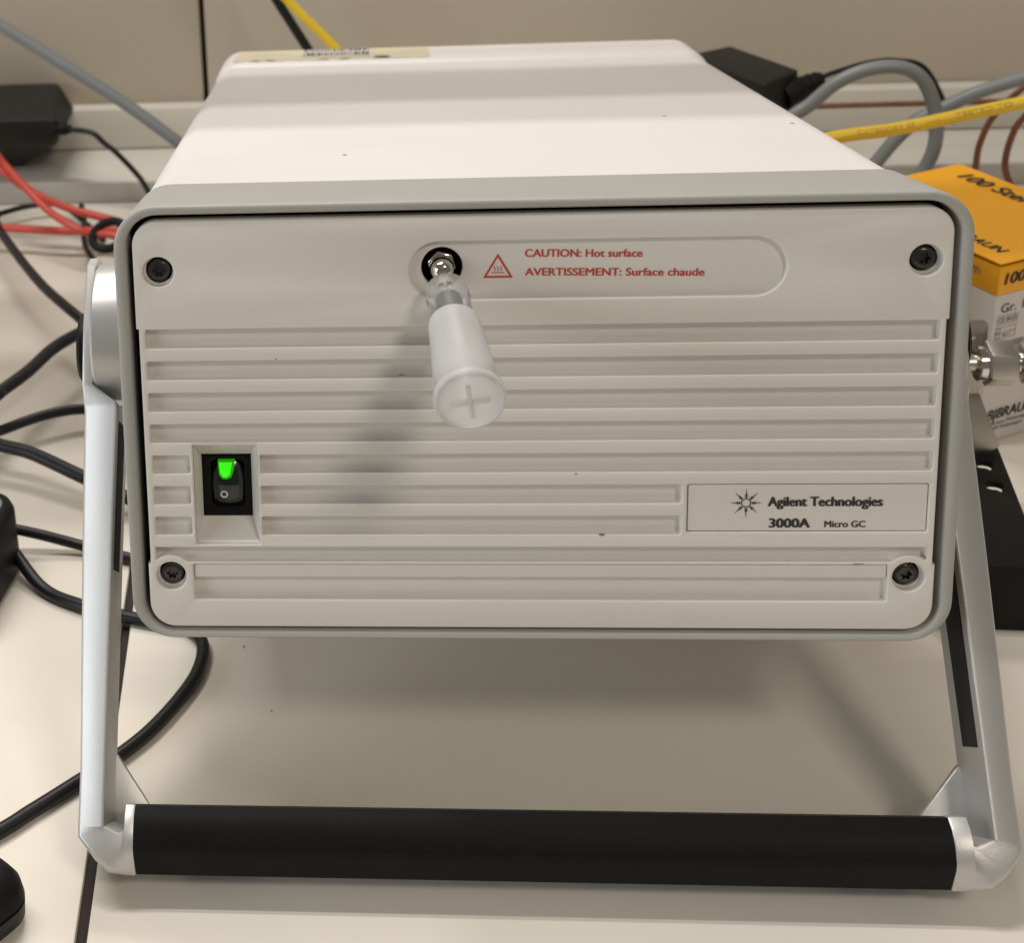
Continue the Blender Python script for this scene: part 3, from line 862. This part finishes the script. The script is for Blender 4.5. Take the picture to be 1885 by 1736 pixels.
cable_text('TESTED TO', 0.1300, 0.029, 0.0026)
cable('black_cable', 'cableblack', [(-0.16, 0.62, 0.25), (-0.1133, 0.6, 0.1492), (-0.1066, 0.6, 0.134), (-0.0859, 0.6, 0.0974), (-0.0755, 0.6, 0.0759), (-0.05, 0.59, 0.03), (0.0, 0.56, 0.004)], 0.0033,
      'black cable coming down the wall behind the instrument beside the yellow one')
cable('yellow_cable', 'yellow', [(-0.17, 0.6, 0.25), (-0.1147, 0.57, 0.1638), (-0.098, 0.57, 0.1416), (-0.0653, 0.57, 0.1057), (-0.0497, 0.57, 0.0847), (-0.01, 0.56, 0.03), (0.05, 0.53, 0.004)], 0.0030,
      'yellow cable coming down the wall behind the instrument')

# ------------------------------------------------------------------ power adapter at upper left
ad = empty('power_adapter', (-0.305, 0.605, 0.0158))
tag(ad, 'black plug-in power adapter resting on the rear ledge at upper left', 'power adapter')
def rect(x0, x1, y0, y1, z):
    return [(x0, y0, z), (x1, y0, z), (x1, y1, z), (x0, y1, z)]
MB().loft([rect(-0.05, 0.012, 0.004, 0.018, 0.0), rect(-0.05, 0.016, -0.004, 0.028, 0.006), rect(-0.05, 0.046, -0.034, 0.042, 0.030), [(-0.05, -0.037, 0.0490), (0.047, -0.037, 0.0490), (0.034, 0.046, 0.0490), (-0.05, 0.046, 0.0490)]]).build('body', 'brickplastic', ad, bevel=0.0022, bseg=3)
sr = MB().lathe([(0.0050, 0.0), (0.0050, 0.003), (0.0040, 0.0035), (0.0040, 0.006), (0.0046, 0.0065), (0.0044, 0.0085), (0.0032, 0.0090), (0.0032, 0.0115), (0.0024, 0.0120)], (0.0445, -0.032, 0.0405), (1, -0.15, 0), 20).build('strain_relief', 'black', ad)
MB().tube([(0.055, -0.034, 0.0405), (0.0715, -0.041, 0.040), (0.080, -0.043, 0.033), (0.0885, -0.045, 0.026), (0.1025, -0.046, 0.009), (0.120, -0.06, -0.010), (0.16, -0.08, -0.013)], 0.0019).build('cord', 'cableblack', ad)

# ------------------------------------------------------------------ power brick behind the instrument at right
pb = empty('power_brick', (0.185, 0.535, 0.0))
tag(pb, 'dark power brick standing behind the right rear corner of the instrument', 'power supply')
q = [(0.1550, 0.5600), (0.1873, 0.5790), (0.2165, 0.5230), (0.1900, 0.4960)]
q = [(a - 0.185, b - 0.535) for a, b in q]
MB().loft([[(a, b, 0.0005) for a, b in q], [(a, b, 0.100) for a, b in q]]).build('body', 'brickplastic', pb, bevel=0.002, bseg=3)
MB().lathe([(0.0085, 0.0), (0.0085, 0.010), (0.0070, 0.013), (0.0070, 0.0145), (0.0060, 0.015), (0.0060, 0.0165), (0.0066, 0.017), (0.0064, 0.019), (0.0054, 0.0195), (0.0054, 0.021), (0.0058, 0.0215), (0.0056, 0.0235), (0.0044, 0.024), (0.0042, 0.026)], (0.022, -0.018, 0.0850), (1, 0.25, 0.38), 24).build('plug', 'black', pb)
MB().tube([(0.045, -0.012, 0.0945), (0.058, -0.008, 0.0975), (0.075, -0.005, 0.1010), (0.092, -0.005, 0.1018), (0.110, -0.005, 0.095), (0.13, -0.005, 0.06)], 0.0016).build('cord', 'cableblack', pb)

# ------------------------------------------------------------------ carton of needles
F = Vector((0.2336, 0.2427, 0.0))
e1 = Vector((0.899, 0.438, 0)).normalized()
e2 = Vector((-e1.y, e1.x, 0))
bx = empty('carton', F)
tag(bx, 'orange and white needle carton on the desk right of the instrument', 'box')
BA, BL, BH = 0.080, 0.104, 0.0945
def bp(a, b, z):
    p = e1 * a + e2 * b
    return (p.x, p.y, z)
def bbox(mb, a0, a1, b0, b1, z0, z1):
    mb.loft([[bp(a0, b0, z0), bp(a1, b0, z0), bp(a1, b1, z0), bp(a0, b1, z0)], [bp(a0, b0, z1), bp(a1, b0, z1), bp(a1, b1, z1), bp(a0, b1, z1)]])
    return mb
bbox(MB(), 0, BA, 0, BL, 0.0004, 0.0782).build('body', 'carton', bx, bevel=0.0006)
bbox(MB(), 0, BA, 0, BL, 0.0782, 0.0925).build('orange_band', 'orange', bx, bevel=0.0005)
mb = MB()
mb.loft([[bp(-0.0002, 0.0002, 0.0938), bp(BA, 0.0002, 0.0938), bp(BA, BL, 0.0932), bp(-0.0002, BL, 0.0932)], [bp(-0.0002, 0.0002, 0.0945), bp(BA, 0.0002, 0.0945), bp(BA, BL, 0.0940), bp(-0.0002, BL, 0.0940)]])
mb.build('lid_flap', 'orange', bx)
bbox(MB(), 0.002, BA - 0.002, 0.0012, BL - 0.001, 0.0920, 0.0940).build('flap_gap_fill', 'gap', bx)  # dark block filling the slit under the lid flap
zt = 0.0947
# top print, read from the instrument side (baseline runs from the far corner towards the near corner)
lettering('lettering', '100 Sterican', bp(0.0640, 0.0905, zt), -e2, e1, 0.064, 0.0085, 'ink', bx, 0.06, 0.2)
lettering('lettering', 'B|BRAUN', bp(0.0085, 0.0430, zt), -e2, e1, 0.0340, 0.0060, 'ink', bx, 0.07, 0.2)
# front print
def fr(s, a, z, w, h, m='ink', wt=0.0, sh=0.0, slope=0.0):
    ex_ = e1 + Vector((0, 0, slope))
    return lettering('lettering', s, bp(a, -0.0004, z), ex_, (0, 0, 1), w, h, m, bx, wt, sh)
fr('100', 0.0030, 0.0836, 0.0125, 0.0055, 'ink', 0.10, 0.15)
fr('Gr. 1', 0.0035, 0.0692, 0.0135, 0.0045, 'ink')
fr('CE 0123', 0.0030, 0.0642, 0.0105, 0.0024, 'inkgrey', 0.06)
fr('B|BRAUN', 0.0040, 0.0128, 0.0290, 0.0052, 'ink', 0.07, 0.2)
fr('B. Braun Melsungen AG', 0.0040, 0.0095, 0.0330, 0.0019, 'inkgrey', 0.08)
fr('34209 Melsungen', 0.0040, 0.0066, 0.0230, 0.0019, 'inkgrey', 0.08)
pic = MB()
def frame(a0, a1, z0, z1, t=0.00025):
    for (p, q_, r_, s_) in ((a0, a1, z0, z0 + t), (a0, a1, z1 - t, z1), (a0, a0 + t, z0, z1), (a1 - t, a1, z0, z1)):
        pic.add([bp(p, -0.0004, r_), bp(q_, -0.0004, r_), bp(q_, -0.0004, s_), bp(p, -0.0004, s_)], [(0, 1, 2, 3)])
frame(0.0020, 0.0145, 0.0632, 0.0675)
frame(0.0018, 0.0140, 0.0558, 0.0618)
frame(0.0018, 0.0140, 0.0587, 0.0590)
frame(0.0018, 0.0045, 0.0560, 0.0584)
frame(0.0018, 0.0045, 0.0592, 0.0614)
frame(0.0060, 0.0110, 0.0571, 0.0575)
pic.add([bp(0.0060, -0.0004, 0.0573), bp(0.0078, -0.0004, 0.0565), bp(0.0078, -0.0004, 0.0581)], [(0, 1, 2)])
frame(0.0080, 0.0200, 0.0500, 0.0535, 0.0004)
for i in range(9):
    a = 0.0090 + i * 0.0012
    frame(a, a + 0.0007, 0.0506, 0.0528, 0.0003)
for i in range(20):
    t0, t1 = 2 * math.pi * i / 20, 2 * math.pi * (i + 1) / 20
    pic.add([bp(0.0042 + r_ * math.cos(t), -0.0004, 0.0518 + r_ * math.sin(t)) for r_, t in ((0.0021, t0), (0.0021, t1), (0.0024, t1), (0.0024, t0))], [(0, 1, 2, 3)])
flat(pic, 'printed_symbols', 'inkgrey', bx)
# print on the narrow side: letters end close to the front corner
lettering('lettering', '0,9 x 40 mm', bp(-0.0004, 0.0460, 0.0850), -e2, (0, 0, 1), 0.0350, 0.0050, 'inkgrey', bx, 0.0)
lettering('lettering', '20G x 1 1/2"', bp(-0.0004, 0.0400, 0.0805), -e2, (0, 0, 1), 0.0220, 0.0024, 'inkgrey', bx, 0.06)

# ------------------------------------------------------------------ black perforated base, steel bracket, tube fitting
pt = empty('perforated_base', (0.20, 0.15, 0))
tag(pt, 'black metal base with teardrop holes on the desk right of the instrument', 'metal base')
# outline of the deck seen from above (x, y), relative to the base
ol = [(-0.0300, -0.0460), (0.0300, -0.0490), (0.0262, -0.0400), (0.0126, -0.0099), (0.0185, 0.0240), (0.0218, 0.0443), (0.0215, 0.0560), (-0.0300, 0.0560)]
ol = [(-0.034, -0.0457), (0.060, -0.0500), (0.060, -0.030), (0.0075, -0.030), (0.0126, -0.0099), (0.0218, 0.0443), (0.0228, 0.0520), (-0.034, 0.0520)]
ol = [(-0.034, -0.0457), (0.0060, -0.0478), (0.0126, -0.0099), (0.0218, 0.0443), (0.0228, 0.0520), (-0.034, 0.0520)]
def tear(cx, cy, s, rot):
    out = []
    for i in range(20):
        t = 2 * math.pi * i / 20
        r = s * (1.0 - 0.42 * math.cos(t) * (1 if math.cos(t) > 0 else 0.2))
        x, y = r * math.sin(t), -r * math.cos(t) * 0.95
        if math.cos(t) > 0.85: y -= s * 0.5
        out.append((cx + x * math.cos(rot) - y * math.sin(rot), cy + x * math.sin(rot) + y * math.cos(rot)))
    return out
dk = MB()
dk.plate(ol, [tear(0.0090, 0.0105, 0.0040, 0.35), tear(0.0108, 0.0275, 0.0040, 0.35), tear(-0.012, 0.02, 0.0043, 0.35)], 0.0, 0.003, 0.0003, 2, True)
dk.v = [(x, z, 0.030 - y) for x, y, z in dk.v]
dk.build('deck', 'black', pt)
MB().loft([[(-0.034, -0.0457, 0.0005), (0.0066, -0.0478, 0.0005), (0.0070, -0.0446, 0.0005), (-0.034, -0.0425, 0.0005)], [(-0.034, -0.0457, 0.0298), (0.0066, -0.0478, 0.0298), (0.0070, -0.0446, 0.0298), (-0.034, -0.0425, 0.0298)]]).build('front_wall', 'black', pt, bevel=0.0008)

sb = empty('steel_bracket', (0.207, 0.194, 0.030))
tag(sb, 'bent sheet steel bracket standing on the perforated black base', 'bracket')
def sheet(poly_front, thick, name, m, par, bev=0.0005):
    ctr = sum((Vector(p) for p in poly_front), Vector()) / len(poly_front)
    a, b, c = [Vector(p) for p in poly_front[:3]]
    nrm = (b - a).cross(c - b).normalized() * thick
    return MB().loft([[tuple(Vector(p)) for p in poly_front], [tuple(Vector(p) + nrm) for p in poly_front]]).build(name, m, par, bevel=bev)
# upright plate with rounded top corner
up_poly = [(-0.020, 0.0, 0.0260), (0.0036, 0.0, 0.0260), (0.0040, 0.0, 0.0480), (0.0036, 0.0, 0.0580), (0.0028, 0.0, 0.0605), (0.0008, 0.0, 0.0612), (-0.020, 0.0, 0.0612)]
sheet(up_poly, 0.0018, 'upright', 'steel_dull', sb)
sheet([(-0.020, -0.0002, 0.0262), (-0.020, -0.006, 0.0010), (0.0095, -0.006, 0.0010), (0.0130, -0.0055, 0.0030), (0.0036, -0.0002, 0.0262)], 0.0018, 'foot_flange', 'steel_dull', sb)

ft = empty('tube_fitting', (0.2045, 0.185, 0.0750))
tag(ft, 'stainless steel compression fitting with hex nuts held by the steel bracket', 'pipe fitting')
def hexring(x, r, rot=0.0):
    return [(x, r * math.cos(rot + i * math.pi / 3), r * math.sin(rot + i * math.pi / 3)) for i in range(6)]
MB().lathe([(0.0040, -0.012), (0.0040, 0.0005)], (0, 0, 0), (1, 0, 0), 24).build('neck', 'steel', ft)
MB().lathe([(0.0062, -0.0005), (0.0074, 0.0), (0.0076, 0.0026), (0.0066, 0.0032)], (0, 0, 0), (1, 0, 0), 32).build('flange', 'chrome', ft)
MB().loft([hexring(0.0028, 0.0086, 0.26), hexring(0.0036, 0.0100, 0.26), hexring(0.0140, 0.0100, 0.26), hexring(0.0148, 0.0088, 0.26)]).build('hex_nut', 'steel', ft, smooth=20, bevel=0.00025)
MB().lathe([(0.0048, 0.013), (0.0048, 0.0185)], (0, 0, 0), (1, 0, 0), 24).build('stem', 'chrome', ft)
MB().loft([hexring(0.0176, 0.0080, 0.1), hexring(0.0183, 0.0090, 0.1), hexring(0.0300, 0.0090, 0.1), hexring(0.0308, 0.0080, 0.1)]).build('hex_nut', 'steel', ft, smooth=20, bevel=0.00025)

# ------------------------------------------------------------------ two black devices at the left edge
def rbox(name, loc, rotz, L, W_, Hh, r, mats, label, cat, seam=None):
    e = empty(name, loc, (0, 0, rotz))
    tag(e, label, cat)
    def ringz(z, ins):
        return [(x, y, z) for x, y in rr(-L + ins, L - ins, -W_ + ins, W_ - ins, max(0.0005, r - ins), 8)]
    if seam is None:
        MB().loft([ringz(0.0005, 0.002), ringz(0.0025, 0), ringz(Hh - 0.004, 0), ringz(Hh - 0.0012, 0.0012), ringz(Hh, 0.004)]).build('case', mats[0], e, smooth=50)
        MB().loft([ringz(Hh, 0.0050), ringz(Hh + 0.0004, 0.0056)]).build('top_face', mats[1], e, smooth=50)
    else:
        MB().loft([ringz(0.0005, 0.003), ringz(0.003, 0.0005), ringz(seam - 0.0006, 0)]).build('lower_shell', mats[0], e, smooth=50)
        MB().loft([ringz(seam - 0.0006, 0.0012), ringz(seam + 0.0006, 0.0012)], False, False).build('parting_line', 'gap', e)
        MB().loft([ringz(seam + 0.0006, 0), ringz(Hh - 0.006, 0.0008), ringz(Hh - 0.002, 0.0030), ringz(Hh, 0.0075)]).build('upper_shell', mats[1], e, smooth=50)
    return e
rbox('electronic_device', (-0.2500, 0.1280, 0), math.radians(-8), 0.043, 0.032, 0.034, 0.014, ('black', 'greytop'),
     'grey-topped black device at the left edge with cables leaving it', 'device')
rbox('electronic_device', (-0.2060, -0.0410, 0), math.radians(-38), 0.040, 0.022, 0.021, 0.010, ('brickplastic', 'black'),
     'rounded black plastic device with a parting line at the bottom left corner', 'device', seam=0.0095)
